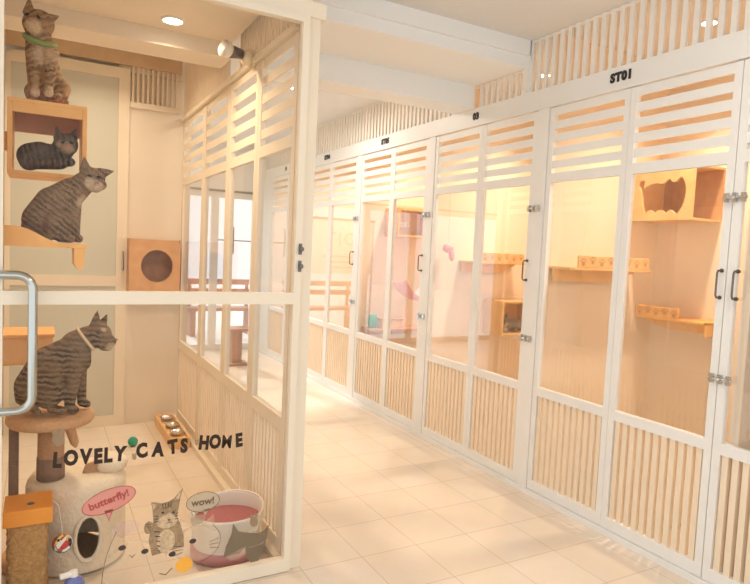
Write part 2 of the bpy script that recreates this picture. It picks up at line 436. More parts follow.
# ------------------------------------------------------------------ left-hand room shell
XL, XI, XO = -.24, .955, 1.045
struct('wall_left', MB().box((XL-.06, YF, 0), (XL, 5.08, 2.95)), 'cream_wall')
mb = MB()
mb.box((XL-.06, 5.08, 0), (.50, 5.14, .02)); mb.box((.58, 5.08, 0), (XO, 5.14, 2.47)); mb.box((XL-.06, 5.12, 0), (.58, 5.14, 2.95))
mb.box((.58, 5.10, 2.47), (XO, 5.14, 2.95)); mb.box((.50, 5.085, 2.72), (XO, 5.14, 2.95))
struct('wall_back', mb, 'cream_wall')
struct('trim_7', MB().box((XL, 5.045, 2.765), (.955, 5.08, 2.92)), 'tan_board')
grille('trim_8', (.60, 5.075, 0), (.95, 5.075, 0), 2.50, 2.765, .036, .016, .012, 'slat_cream')
struct('trim_9', MB().box((.58, 5.055, 2.46), (.955, 5.08, 2.50)), 'shaded_white_paint')
# corner post, top rails
struct('trim_10', MB().box((.992, YF+.002, 0), (XO, YF+.07, 2.43)), 'shaded_white_paint')
struct('trim_11', MB().box((XL-.06, YF-.012, 2.43), (XO+.02, YF+.07, 2.495)), 'shaded_white_paint')
grille('trim_12', (-.2, YF+.03, 0), (1.04, YF+.03, 0), 2.495, CEIL, .05, .026, .02, 'slat_cream')
struct('trim_13', MB().box((XI, YF+.072, 2.40), (XO-.01, 5.08, 2.425)), 'shaded_white_paint')
grille('trim_14', (XI+.03, YF+.1, 0), (XI+.03, 5.06, 0), 2.425, 2.92, .042, .022, .02, 'slat_cream', gap=lambda c: 3.49 < c.y < 3.75)
struct('baseboard_left', MB().box((XI-.012, YF+.075, 0), (XO+.006, 5.08, .034)), 'shaded_white_paint')

# side panels toward the corridor
def side_leaf(y0, y1, label):
    root = thing('side_panel', label, 'panel', (XI+.015, y0, 0), 'louvred side panels of the left-hand room')
    P = lambda u, d, z: Vector((XI+.02+d, y0+u, z))
    leaf_parts(root, P, y1-y0, ('shaded_white_paint', 'slat_cream'), zl=(1.90, 2.395), nl=5, zr=(.60, .665), board=.044, slp=.046, slw=.020, slt=.012, pane='clear_glass', S=.045)
side_leaf(2.575, 3.118, 'white louvred glass side panel next to the corner post')
side_leaf(3.122, 3.678, 'white louvred glass side panel second from the corner post')
side_leaf(3.682, 4.318, 'white louvred glass side panel third from the corner post')
side_leaf(4.322, 5.05, 'white louvred glass side panel farthest back, beside the back wall')

# big glazed front door with its lettering
door = thing('glazed_door', 'large white framed glass door lettered LOVELY CATS HOME with chrome pull', 'door', (.4, YF, 0))
mb = MB()
mb.box((-.215, YF-.022, .004), (-.119, YF+.018, 2.428)); mb.box((.958, YF-.022, .004), (.989, YF+.018, 2.428))
mb.box((-.119, YF-.022, 1.205), (.958, YF+.018, 1.254)); mb.box((-.119, YF-.022, .004), (.958, YF+.018, .062)); mb.box((-.119, YF-.022, 2.40), (.958, YF+.018, 2.428))
mb.build('frame', 'shaded_white_paint', door)
mb = MB(); mb.box((-.121, YF-.003, 1.252), (.96, YF+.003, 2.402)); mb.build('upper_pane', 'door_glass', door)
mb = MB(); mb.box((-.121, YF-.003, .06), (.96, YF+.003, 1.207)); mb.build('lower_pane', 'door_glass', door)
mb = MB()
pts = []
zb, zt, xa, xb = .833, 1.311, -.150, -.026
pts += [(xa, YF-.02, zb), (xa, YF-.05, zb), (xa+.035, YF-.062, zb)]
for k in range(7):
    a = pi/2*k/6; pts.append((xb-.05+.05*sin(a), YF-.062, zb+.05-.05*cos(a)))
for k in range(7):
    a = pi/2*k/6; pts.append((xb-.05+.05*cos(a), YF-.062, zt-.05+.05*sin(a)))
pts += [(xa+.035, YF-.062, zt), (xa, YF-.05, zt), (xa, YF-.02, zt)]
mb.tube(pts, .0155, 16)
o = mb.build('handle', 'chrome', door, smooth=True); o['label'] = 'chrome tubular pull handle'
for z in (1.445, 1.371):
    mb = MB(); mb.box((.972, YF-.028, z-.024), (1.004-.016, YF-.022, z+.024)); mb.tube([(.980, YF-.028, z), (.980, YF-.045, z)], .011, 12)
    o = mb.build('lock', 'dark_metal', door, bevel=.003); o['label'] = 'small dark lock'
YS = YF-.0045
def G(u, v, d=0): return Vector((u, YS-d, v))
mb = MB()
for ch, x in zip('LOVELYCATSHOME', (.056, .102, .153, .195, .226+.004, .273, .353, .414, .471, .515, .595, .641, .687+.003, .742)):
    z = .622+random.uniform(-.004, .004); rt = random.uniform(-.12, .12)
    text_mesh(mb, ch, .076, lambda u, v, d: G(x+.76*(u*cos(rt)-v*sin(rt)), z+u*sin(rt)+v*cos(rt), d), bold=.002 if ch == 'M' else .0045, depth=.001)
o = mb.build('lettering', 'charcoal_vinyl', door); o['label'] = 'brown wavy lettering LOVELY CATS HOME'
def ell(mb, cx, cz, rx, rz, d, n=40, rot=0):
    mb.face([G(cx+rx*cos(2*pi*k/n)*cos(rot)-rz*sin(2*pi*k/n)*sin(rot), cz+rx*cos(2*pi*k/n)*sin(rot)+rz*sin(2*pi*k/n)*cos(rot), d) for k in range(n)])
def poly(mb, pts, d): mb.face([G(x, z, d) for x, z in pts])
def line(mb, pts, w=.0015, d=.0012, closed=False): mb.tube([G(x, z, d) for x, z in pts], w, 6, closed=closed)
# bubble: butterfly!
mb = MB(); ell(mb, .237, .440, .098, .045, .0006, rot=.28); poly(mb, [(.222, .402), (.25, .405), (.238, .358)], .0006)
mb.mi = 1; n = 40; line(mb, [(.237+.098*cos(2*pi*k/n)*cos(.28)-.045*sin(2*pi*k/n)*sin(.28), .440+.098*cos(2*pi*k/n)*sin(.28)+.045*sin(2*pi*k/n)*cos(.28)) for k in range(n)], closed=True)
line(mb, [(.222, .400), (.238, .358), (.25, .405)])
text_mesh(mb, 'butterfly!', .040, lambda u, v, d: G(.237+u*cos(.28)-v*sin(.28), .442+u*sin(.28)+v*cos(.28), .0012+d), bold=.0012, depth=.001)
o = mb.build('speech_bubble', ['ink_pink', 'ink_red'], door); o['label'] = 'pink speech bubble sticker reading butterfly!'
# bubble: wow!
mb = MB(); ell(mb, .598, .377, .068, .042, .0006); poly(mb, [(.60, .342), (.628, .345), (.606, .315)], .0006)
mb.mi = 1; line(mb, [(.598+.068*cos(2*pi*k/n), .377+.042*sin(2*pi*k/n)) for k in range(n)], .0012, closed=True)
text_mesh(mb, 'wow!', .042, lambda u, v, d: G(.598+u, .377+v, .0012+d), bold=.0010, depth=.001)
o = mb.build('speech_bubble', ['ink_grey', 'ink_brown'], door); o['label'] = 'grey speech bubble sticker reading wow!'
# kitten photo sticker
mb = MB()
hx, hz = .452, .352
poly(mb, [(.395, .300), (.402, .33), (.398, .372), (.392, .408), (.415, .404), (.432, .397), (.455, .400), (.478, .41), (.515, .450), (.506, .405), (.500, .368), (.494, .335), (.506, .305), (.522, .255), (.525, .20), (.40, .185), (.385, .25)], .0006)
mb.mi = 1
ell(mb, .455, .318, .040, .028, .0009); ell(mb, .462, .335, .013, .02, .001)
poly(mb, [(.396, .402), (.400, .376), (.414, .396)], .0009); poly(mb, [(.508, .438), (.499, .405), (.486, .408)], .0009)
ell(mb, .453, .235, .035, .05, .0009)
mb.mi = 2
for dx, dz, r in ((.438, .358, .0062), (.480, .352, .0062), (.463, .324, .0045)): ell(mb, dx, dz, r, r*.8, .0013)
for k in range(4): line(mb, [(.435+.012*k, .398-.002*abs(k-1.5)), (.440+.009*k, .375)], .0014)
line(mb, [(.452, .310), (.463, .316), (.474, .309)], .001)
for k in range(5): line(mb, [(.405+.004*k, .285-.02*k), (.43, .279-.02*k)], .0018)
for k in range(3): line(mb, [(.404, .350-.013*k), (.421, .346-.011*k)], .0015); line(mb, [(.499, .348-.012*k), (.485, .343-.01*k)], .0015)
mb.mi = 0
ell(mb, .385, .305, .018, .026, .0010); mb.mi = 2
for k in range(3): line(mb, [(.370+.006*k, .322-.008*k), (.392, .318-.014*k)], .0012)
o = mb.build('kitten_sticker', ['ink_tab', 'ink_tablight', 'ink_dark'], door); o['label'] = 'sticker of a brown tabby kitten'
# pale drawn cats around it
mb = MB()
def hull_cat(cx, cz, r, d):
    pts = [(cx+r*1.15*cos(a), cz+r*.92*sin(a)) for a in [2*pi*k/36 for k in range(36)]]
    ell(mb, cx, cz, r*1.15, r*.92, d)
    poly(mb, [(cx-r*.95, cz+r*.4), (cx-r*.8, cz+r*1.35), (cx-r*.2, cz+r*.85)], d); poly(mb, [(cx+r*.95, cz+r*.4), (cx+r*.8, cz+r*1.35), (cx+r*.2, cz+r*.85)], d)
hull_cat(.335, .165, .105, .0002); hull_cat(.575, .205, .085, .0003)
mb.mi = 1; ell(mb, .30, .318, .05, .03, .0002); mb.mi = 2; ell(mb, .58, .335-.03, .03, .02, .0003)
mb.mi = 3
for x, z in ((.287, .241), (.372, .210), (.478, .177), (.560, .216)): ell(mb, x, z, .014, .0105, .0015)
for s in (-1, 1):
    for k in range(3): line(mb, [(.575+s*.055, .20-.012*k), (.575+s*.095, .21-.022*k)], .0012)
line(mb, [(.575+.10*cos(a), .205+.085*sin(a)) for a in [radians(-80+10*k) for k in range(14)]], .001)
line(mb, [(.215+.002*k*k*.25, .10+.021*k) for k in range(11)], .001)
line(mb, [(.315, .205), (.325, .195), (.335, .205)], .0014); line(mb, [(.43, .105), (.455, .095), (.48, .118)], .002)
mb.mi = 4; ell(mb, .527, .121, .034, .033, .0017)
o = mb.build('drawn_cat_sticker', ['ink_cream', 'ink_lilac', 'ink_green', 'ink_dark', 'ink_orange'], door); o['label'] = 'pale drawn cat faces with dark eyes and an orange dot'
# dark cat-face sticker
mb = MB()
poly(mb, [(.690, .118), (.70, .165), (.722, .215), (.728, .262), (.752, .222), (.80, .206), (.845, .198), (.866, .205), (.888, .228), (.882, .17), (.866, .105), (.845, .072), (.812, .07), (.79, .10), (.782, .14), (.76, .122), (.725, .12)], .0006)
mb.mi = 1; poly(mb, [(.70, .122), (.738, .132), (.786, .152), (.79, .12), (.76, .10), (.72, .098)], .0009)
line(mb, [(.785, .140), (.85, .145), (.885, .165)], .002)
mb.mi = 2; poly(mb, [(.800, .215), (.815, .275), (.848, .272), (.836, .208)], .0004)
o = mb.build('cat_face_sticker', ['ink_catgrey', 'ink_cream', 'ink_grey'], door); o['label'] = 'dark grey-brown cat head sticker'
# small grey cat and paw stickers along the lettering
for x, z, q in ((.060, .700, 1.0), (.82, .252, .9), (.325, .60, .4), (.565, .63, .35)):
    mb = MB(); ell(mb, x, z, .020*q, .026*q, .0006, rot=.3)
    ell(mb, x-.012*q, z+.028*q, .010*q, .012*q, .0008); ell(mb, x+.010*q, z+.030*q, .010*q, .012*q, .0008)
    mb.build('paw_sticker', 'ink_line', door)

# rear sliding door of the left-hand room (frosted)
rd = MB()
rd.box((-.235, 5.06, .0), (-.20, 5.10, 2.72)); rd.box((.50, 5.06, 0), (.578, 5.10, 2.74)); rd.box((-.20, 5.06, 2.66), (.50, 5.10, 2.74)); rd.box((-.20, 5.06, 1.09), (.50, 5.10, 1.17)); rd.box((-.20, 5.06, 0.0), (.50, 5.10, .08))
droot = bpy.data.objects.new('door_1', None); C.objects.link(droot); droot.location = (.17, 5.08, 0); droot['kind'] = 'structure'
rd.build('frame', 'shaded_white_paint', droot)
MB().box((-.20, 5.075, .08), (.50, 5.085, 1.09)).box((-.20, 5.075, 1.17), (.50, 5.085, 2.66)).build('pane', 'frosted', droot)
MB().tube([(.545, 5.06, 1.22), (.545, 5.03, 1.22), (.545, 5.03, 1.36), (.545, 5.06, 1.36)], .009, 10).build('door_handle', 'steel', droot)

# wooden wall box with round opening on the back wall
wb = thing('wall_box', 'wooden wall box with a round cat hole on the back wall', 'box', (.77, 5.0, 1.06))
mb = MB()
N = 48; cx, cz, rr = .775, 1.26, .122; x0, x1, z0, z1 = .575, .945, 1.05, 1.462
inn = [(cx+rr*.95*cos(2*pi*k/N), cz+rr*sin(2*pi*k/N)) for k in range(N)]
out = []
for k in range(N):
    a = 2*pi*k/N; c_, s_ = cos(a), sin(a)
    t = min((x1-cx)/c_ if c_ > 1e-6 else 9, (x0-cx)/c_ if c_ < -1e-6 else 9, (z1-cz)/s_ if s_ > 1e-6 else 9, (z0-cz)/s_ if s_ < -1e-6 else 9)
    out.append((cx+c_*t, cz+s_*t))
for Yp in (4.90, 4.912):
    I = [mb.bm.verts.new((x, Yp, z)) for x, z in inn]; O = [mb.bm.verts.new((x, Yp, z)) for x, z in out]
    for k in range(N): mb.bm.faces.new((I[k], I[(k+1) % N], O[(k+1) % N], O[k]))
mb.build('front_panel', 'box_wood', wb)
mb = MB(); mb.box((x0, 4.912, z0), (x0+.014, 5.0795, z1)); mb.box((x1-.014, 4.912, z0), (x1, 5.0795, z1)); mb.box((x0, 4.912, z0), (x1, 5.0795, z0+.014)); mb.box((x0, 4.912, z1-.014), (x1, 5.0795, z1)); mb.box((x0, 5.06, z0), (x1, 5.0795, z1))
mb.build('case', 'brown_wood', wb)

# ------------------------------------------------------------------ cats
def capsule(mb, a, b, ra, rb, n=10):
    a, b = Vector(a), Vector(b)
    L = (b-a).length
    k = max(2, int(L/(.35*min(ra, rb)))+1); k = min(k, 14)
    for i in range(k+1):
        t = i/k; r = ra+(rb-ra)*t
        mb.sphere(a.lerp(b, t), r, u=n*2, v=n)
def ear(mb, base, tip, w, th):
    base, tip = Vector(base), Vector(tip); ax = tip-base; L = ax.length; ax.normalize()
    side = ax.cross(Vector((0, 1, 0)));
    if side.length < .1: side = Vector((1, 0, 0))
    side.normalize(); fw = ax.cross(side)
    for i in range(9):
        t = i/8; ww = w*(1-t)**.8+.004; tt = max(th*(1-.6*t), .0055)
        R3 = Matrix((side, fw, ax)).transposed()
        mb.sphere(base+ax*L*t, 1, (ww, tt, .009), 10, 6, rot=R3)
def cat(name, label, Y0, base_px, mat, caps, ears, eyes, nose, collar=None, eyemat='eye_dark', eye_r=.0085, group='tabby cats'):
    base = at(*base_px, Y0); ks = Y0/2.87
    root = thing(name, label, 'cat', base, group)
    def Q(p): d = p[2] if len(p) > 2 else 0; return at(p[0], p[1], Y0)+Vector((0, d, 0))
    mb = MB()
    for a, b, ra, rb in caps: capsule(mb, Q(a), Q(b), ra*ks, rb*ks)
    for a, b, w in ears: ear(mb, Q(a), Q(b), w, .010)
    o = mb.build('body', mat(lambda p: tuple(Q(p)-base)), root, smooth=True)
    r = o.modifiers.new('remesh', 'REMESH'); r.mode = 'VOXEL'; r.voxel_size = .0048; r.use_smooth_shade = True
    s = o.modifiers.new('smooth', 'SMOOTH'); s.factor = .5; s.iterations = 5
    for p in eyes:
        q = Q(p); e = MB().sphere(q, eye_r, (1.15, .6, .62), rot=Euler((0, p[3] if len(p) > 3 else 0, 0)).to_matrix())
        e.build('eye', eyemat, root, smooth=True)
    if nose:
        MB().sphere(Q(nose), .0075, (1.1, .8, .75)).build('nose', 'nose_pink', root, smooth=True)
    if collar:
        (c, rx, ry, tilt, axis, mt, mr) = collar
        R3 = Euler(axis).to_matrix(); q = Q(c)
        MB().tube([q+R3 @ Vector((rx*cos(2*pi*k/32), ry*sin(2*pi*k/32), 0)) for k in range(32)], mr, 8, closed=True).build('collar', mt, root, smooth=True)
    return root
TAN, DARK, PALE = (.40, .26, .15), (.14, .085, .05), (.62, .44, .29)

# box shelf, hung on the left wall: two cats
BX = thing('wall_cubby', 'open orange wooden cubby on the left wall with a dark cat lying inside', 'shelf', (.02, 2.86, 1.69))
x0, x1, z0, z1 = -.124, .161, 1.692, 1.991; y0, y1 = 2.84, 3.08
mb = MB(); mb.box((x0, y0, z1-.016), (x1, y1, z1)); mb.build('top_board', 'orange_wood', BX, bevel=.002)
MB().box((x0, y0, z0), (x1, y1, z0+.016)).build('bottom_board', 'orange_wood', BX, bevel=.002)
MB().box((x0, y0, z0+.016), (x0+.018, y1, z1-.016)).build('side_board', 'orange_wood', BX, bevel=.002)
MB().box((x1-.018, y0, z0+.016), (x1, y1, z1-.016)).build('side_board', 'orange_wood', BX, bevel=.002)
MB().box((x0+.018, y0, z1-.055), (x1-.018, y0+.014, z1-.016)).build('front_rail', 'orange_wood', BX)
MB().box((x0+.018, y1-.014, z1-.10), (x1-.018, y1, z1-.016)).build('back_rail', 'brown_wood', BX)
MB().box((XL, 2.88, 1.80), (x0, 2.92, 1.86)).build('wall_bracket', 'orange_wood', BX); MB().box((XL, 3.0, 1.80), (x0, 3.04, 1.86)).build('wall_bracket', 'orange_wood', BX)

def fa(f): return (lambda m: m)
def mA(W):
    fur('coat_a', (.38, .24, .13), (.14, .085, .05), (.66, .48, .32), [(W((44, 62, -.06)), .07), (W((33, 33, -.09)), .045), (W((35, 99, -.12)), .035), (W((48, 99, -.12)), .035)], 13, 'Z', 6, (0, .5, 0), .85); return 'coat_a'
cat('cat', 'tan tabby cat with green collar sitting on top of the wooden cubby, looking up', 2.98, (44, 102), mA,
    [((40, 52, -.01), (44, 70, .035), .054, .064), ((44, 70, .035), (48, 86, .08), .064, .072), ((60, 86, .05), (59.5, 93, .03), .044, .036), ((34, 88, .08), (35, 93, .07), .038, .034),
     ((35, 58, -.055), (34.5, 78, -.10), .030, .021), ((34.5, 78, -.10), (35.5, 95, -.105), .021, .016), ((35.5, 98, -.108), (35.2, 98.6, -.124), .018, .0185), ((51, 58, -.055), (50.5, 78, -.10), .031, .021), ((50.5, 78, -.10), (48.5, 95, -.105), .021, .016), ((48.5, 98, -.108), (48.3, 98.6, -.124), .018, .0185),
     ((57, 97.5, -.01), (56, 98.5, -.045), .018, .018), ((31, 97, .05), (31, 98, .02), .016, .016),
     ((40, 52, -.01), (38.5, 34, -.02), .052, .046), ((37, 26, -.02), (40, 25, -.02), .053, .053), ((33.5, 30, -.06), (31.5, 31.5, -.084), .031, .024), ((36, 34, -.06), (36, 35, -.066), .026, .024),
     ((50, 95, .10), (66, 97, .12), .018, .016)],
    [((29, 15, -.02), (29.5, .5, -.02), .024), ((47, 21, -.02), (58, 18, -.02), .026)],
    [(27, 19.5, -.070, -.5), (38.5, 22.5, -.073, .6)], (30.5, 27, -.106),
    ((40, 41.5, -.014), .054, .055, 0, (.42, .20, 0), 'green_collar', .0125))
def mB(W):
    fur('coat_b', (.17, .12, .08), (.055, .04, .03), (.50, .36, .23), [(W((67, 152, -.10)), .035), (W((60, 147, -.08)), .02)], 15, 'X', 6, (0, .2, 0), .9); return 'coat_b'
cat('cat', 'dark grey tabby cat lying inside the wooden cubby', 2.95, (45, 172), mB,
    [((31, 155.5, .03), (40, 154.5, .03), .054, .056), ((40, 155, .03), (58, 157.5, 0), .056, .050), ((29, 161.5, -.02), (30, 161.5, -.02), .038, .038),
     ((58, 163.5, -.05), (70, 164, -.075), .021, .018), ((50, 164.5, -.06), (58, 164.5, -.085), .020, .018), ((62, 151, -.03), (64, 148, -.05), .044, .044), ((66, 146, -.05), (66.5, 146, -.05), .043, .043),
     ((66, 151, -.08), (66.5, 151.5, -.095), .023, .019), ((61, 150.5, -.068), (61.5, 151, -.07), .021, .021), ((71, 150.5, -.068), (71, 151, -.07), .021, .021), ((26, 164, -.02), (42, 165, -.085), .014, .013)],
    [((58.5, 139, -.045), (56, 128.5, -.04), .020), ((72, 139, -.045), (75.5, 131, -.04), .020)],
    [(62, 145.5, -.092, -.25), (70.5, 145.5, -.092, .25)], (66.3, 149.5, -.116), eye_r=.0075, eyemat='eye_dark')
# low step shelf with lip
SH = thing('wall_shelf', 'orange wooden shelf with a curved lip under the sitting brown tabby', 'shelf', (0, 2.70, 1.41))
zs = 1.4255
MB().box((XL+.001, 2.575, zs-.016), (.150, 2.83, zs)).build('shelf_board', 'orange_wood', SH, bevel=.002)
prof = [(XL+.001, zs-.016), (.075, zs-.016), (.085, zs)]
for k in range(13):
    t = k/12; x = .075+(-.115-.075)*t; z = zs+.058*(.5-.5*cos(pi*min(1, t*1.15))); prof.append((x, z))
prof.append((XL+.001, zs+.064))
MB().prism([(x, 2.561, z) for x, z in prof], (0, .014, 0)).build('front_lip', 'orange_wood', SH)
pr = [(.108, zs-.016), (.145, zs-.016), (.142, zs-.085), (.132, zs-.098), (.118, zs-.094), (.108, zs-.078)]
MB().prism([(x, 2.58, z) for x, z in pr], (0, .22, 0)).build('end_bracket', 'orange_wood', SH)
def mC(W):
    fur('coat_c', (.27, .175, .105), (.085, .055, .035), (.60, .44, .30), [(W((95, 189, -.09)), .038), (W((84, 203, -.04)), .035), (W((88, 184, -.08)), .026)], 17, 'X', 6, (0, .9, 0), .85); return 'coat_c'
cat('cat', 'brown tabby cat sitting on the curved-lip shelf, head turned to the front', 2.70, (55, 242), mC,
    [((42, 220, .02), (54, 204, .02), .076, .074), ((54, 204, .02), (72, 190, .0), .072, .052), ((36, 228, .02), (40, 228, .02), .056, .056), ((58, 222, -.03), (58, 228, -.04), .058, .052),
     ((60, 237, -.06), (70, 238.5, -.085), .022, .018), ((73, 200, -.01), (75, 234, -.03), .034, .018), ((75, 237.5, -.035), (78, 238.5, -.05), .019, .018), ((72, 202, .04), (73, 236, .03), .030, .018),
     ((74, 192, -.005), (84, 183, -.02), .052, .045), ((91, 180, -.03), (92, 180, -.03), .050, .050), ((94.5, 188, -.07), (95.5, 189, -.085), .026, .020), ((88, 187, -.055), (88.5, 187, -.06), .024, .024), ((100, 186, -.055), (100, 186, -.06), .022, .022),
     ((26, 236, .04), (50, 237.5, -.085), .016, .014)],
    [((85, 170, -.03), (84, 158.5, -.025), .021), ((100, 174, -.03), (112, 172, -.03), .022)],
    [(88.3, 177.5, -.078, .15), (97.5, 178.5, -.078, .35)], (95, 184.5, -.104), eye_r=.0075)
# cat tree
TREE = thing('cat_tree', 'tan cat tree with round top platform, sisal posts and cream plush den', 'cat tree', (.10, 2.99, 0))
mb = MB(); mb.lathe([(0, .0), (.158, .0), (.168, .014), (.168, .03), (.158, .042), (0, .042)], (.04, 2.88, .664), 40, close=False)
mb.build('top_platform', 'disc_plush', TREE, smooth=True)
o = MB().lathe([(.052, .405), (.052, .666)], (.042, 2.93, 0), 28).build('post', 'sisal', TREE, smooth=True)
MB().lathe([(.055, .405), (.055, .50)], (.042, 2.93, 0), 28).build('post_sleeve', 'sisal_dark', TREE, smooth=True)
MB().lathe([(.019, .0), (.019, .666)], (-.098, 2.955, 0), 20).build('post', 'sisal_dark', TREE, smooth=True)
MB().tube([(.105, 2.97, .664), (.118, 2.97, .60), (.136, 2.97, .535), (.140, 2.97, .515)], .02, 12, radii=[.014, .022, .018, .006]).build('hanging_strap', 'disc_plush', TREE, smooth=True)
mb = MB()
N = 64; RC = .205; c0 = Vector((.15, 3.0, 0)); zt = .40
ring = lambda r, z: [mb.bm.verts.new(c0+Vector((r*cos(2*pi*k/N), r*sin(2*pi*k/N), z))) for k in range(N)]
levels = [(RC, .012)]+[(RC, .05+.0275*i) for i in range(12)]+[(RC-.006, .375), (RC-.02, .393), (RC-.045, .402), (.05, .405), (.002, .405)]
rings = [ring(r, z) for r, z in levels]
ha, hz, hw, hh = radians(-80), .165, .26, .10
for i in range(len(rings)-1):
    zm = (levels[i][1]+levels[i+1][1])/2
    for k in range(N):
        a = 2*pi*(k+.5)/N; da = (a-ha+pi) % (2*pi)-pi
        if (da/hw)**2+((zm-hz)/hh)**2 < 1 and levels[i][0] == RC: continue
        mb.bm.faces.new((rings[i][k], rings[i][(k+1) % N], rings[i+1][(k+1) % N], rings[i+1][k]))
mb.build('den', 'fur_plush', TREE, smooth=True)
MB().lathe([(.215, 0), (.215, .012)], (.055, 3.045, 0), 40).build('base_board', 'disc_plush', TREE)
mb = MB(); mb.tube([c0+Vector(((RC+.002)*cos(ha+hw*cos(t)), (RC+.002)*sin(ha+hw*cos(t)), hz+hh*sin(t))) for t in [2*pi*k/36 for k in range(36)]], .010, 10, closed=True)
mb.build('den_rim', 'fur_plush', TREE, smooth=True)
# two ear flaps on the den
mb = MB(); mb.sphere((.285, 2.98, .425), .075, (1, 1.1, .62)); mb.build('den_cushion', 'fur_plush', TREE, smooth=True)
mb = MB(); mb.prism([(.165, 2.93, .40), (.205, 2.93, .37), (.235, 2.93, .405), (.25, 2.93, .438), (.21, 2.93, .452), (.18, 2.93, .442)], (0, .02, 0)); mb.build('ear_flap', 'sisal', TREE, bevel=.006)
def mD(W):
    fur('coat_d', (.25, .165, .095), (.06, .04, .027), (.58, .43, .28), [(W((111, 347, -.02)), .03), (W((104, 327, -.05)), .022)], 14, 'Z', 5, (0, -.12, 0), .9); return 'coat_d'
cat('cat', 'dark striped tabby with beige collar sitting on the cat tree, in profile', 2.88, (52, 408), mD,
    [((36, 386, 0), (50, 366, 0), .082, .086), ((50, 366, 0), (74, 350, 0), .084, .066), ((76, 352, 0), (80, 362, 0), .06, .045), ((30, 394, .01), (34, 394, .01), .058, .058), ((50, 390, -.045), (48, 394, -.05), .058, .05),
     ((52, 404, -.09), (62, 405, -.10), .020, .018), ((74, 368, -.035), (69, 402, -.05), .034, .021), ((69, 405, -.055), (74, 406.5, -.06), .020, .018), ((80, 366, .03), (82, 400, .02), .030, .019), ((82, 403, .015), (87, 404.5, .01), .019, .017),
     ((76, 345, 0), (88, 337, 0), .062, .048), ((95, 336, 0), (99, 335, 0), .054, .053), ((106, 340, 0), (110.5, 341.5, 0), .033, .025), ((104, 346, 0), (108.5, 347, 0), .022, .018),
     ((20, 400, .0), (38, 406, -.10), .018, .014)],
    [((95, 324, -.02), (97, 311, -.02), .022), ((103, 325, .03), (107.5, 316, .03), .019)],
    [(107.3, 334, -.036, .2)], (115.8, 339.5, -.004),
    ((85.5, 339, 0), .055, .055, 0, (0, .95, 0), 'beige_collar', .0065), eyemat='eye_green')
# wooden step behind the striped cat
st = thing('wall_step', 'orange wooden step box on the left wall behind the striped tabby', 'shelf', (-.08, 3.3, 1.0))
MB().box((XL, 3.25, 1.0), (XL+.0012, 3.40, 1.05)).build('wall_mount', 'steel', st)
a = at(8, 362, 3.3); b = at(53, 334, 3.3)
MB().box((XL+.001, 3.2, a.z), (b.x, 3.45, b.z)).build('box_body', 'honey_wood', st, bevel=.004)
MB().box((XL+.001, 3.185, b.z), (b.x+.008, 3.46, b.z+.016)).build('top_board', 'orange_wood', st, bevel=.003)
# scratching block in front
SB = thing('scratching_post', 'square furry scratching post with an orange wooden cap', 'scratching post', (-.045, 2.70, 0))
MB().box((-.122, 2.62, .335), (.047, 2.80, .398)).build('wooden_cap', 'cap_wood', SB, bevel=.004)
mb = MB()
n = 10
rows = []
for i in range(26):
    z = .0+.335*i/25; ringv = []
    for k in range(40):
        a = 2*pi*k/40; ca, sa = cos(a), sin(a); e = .28
        x = -.040+.070*abs(ca)**e*(1 if ca > 0 else -1); y = 2.71+.078*abs(sa)**e*(1 if sa > 0 else -1)
        j = random.uniform(-.004, .004)
        ringv.append(mb.bm.verts.new((x+j*ca, y+j*sa, z)))
    rows.append(ringv)
for A, B in zip(rows, rows[1:]):
    for k in range(40): mb.bm.faces.new((A[k], A[(k+1) % 40], B[(k+1) % 40], B[k]))
mb.bm.faces.new(rows[0][::-1]); mb.bm.faces.new(rows[-1])
plain('shag', (.50, .28, .10), .95, noise=.55, scale=70, bump=1)
mb.build('shag_cover', 'shag', SB, smooth=True)
MB().lathe([(.012, 0), (.014, .001), (.012, .002)], (-.03, 2.68, .398), 20).build('cap_screw', 'dark_metal', SB)
tb = thing('toy_ball', 'small multicoloured woven toy ball hanging from the wooden cap', 'toy', (.082, 2.72, .17))
mb = MB(); cb = Vector((.083, 2.70, .206)); mb.sphere(cb, .031)
mats = ['red', 'white', 'teal', 'yellow', 'blue', 'eye_dark']
for k in range(14):
    mb.mi = k % 6; R3 = Euler((random.uniform(0, 6), random.uniform(0, 6), random.uniform(0, 6))).to_matrix()
    mb.tube([cb+R3 @ Vector((.032*cos(t), .032*sin(t), 0)) for t in [pi*j/10 for j in range(11)]], .0065, 6)
mb.build('woven_ball', mats, tb, smooth=True)
MB().tube([(.083, 2.70, .235), (.077, 2.70, .30), (.066, 2.70, .37), (.046, 2.70, .392)], .002, 6).build('cord', 'string', tb)
bt = thing('bottle', 'blue bottle with a white head at the foot of the scratching post', 'bottle', (.118, 2.60, 0))
MB().lathe([(0, 0), (.034, 0), (.038, .006), (.038, .085), (.030, .106), (.014, .118), (.013, .124), (0, .124)], (.122, 2.585, 0), 24, close=False).build('bottle_body', 'blue', bt, smooth=True)
mb = MB(); mb.tube([(.122, 2.585, .118), (.122, 2.585, .140)], .015, 16); mb.tube([(.124, 2.585, .130), (.072, 2.575, .128)], .012, 12, radii=[.013, .011]); mb.build('spray_head', 'white', bt)
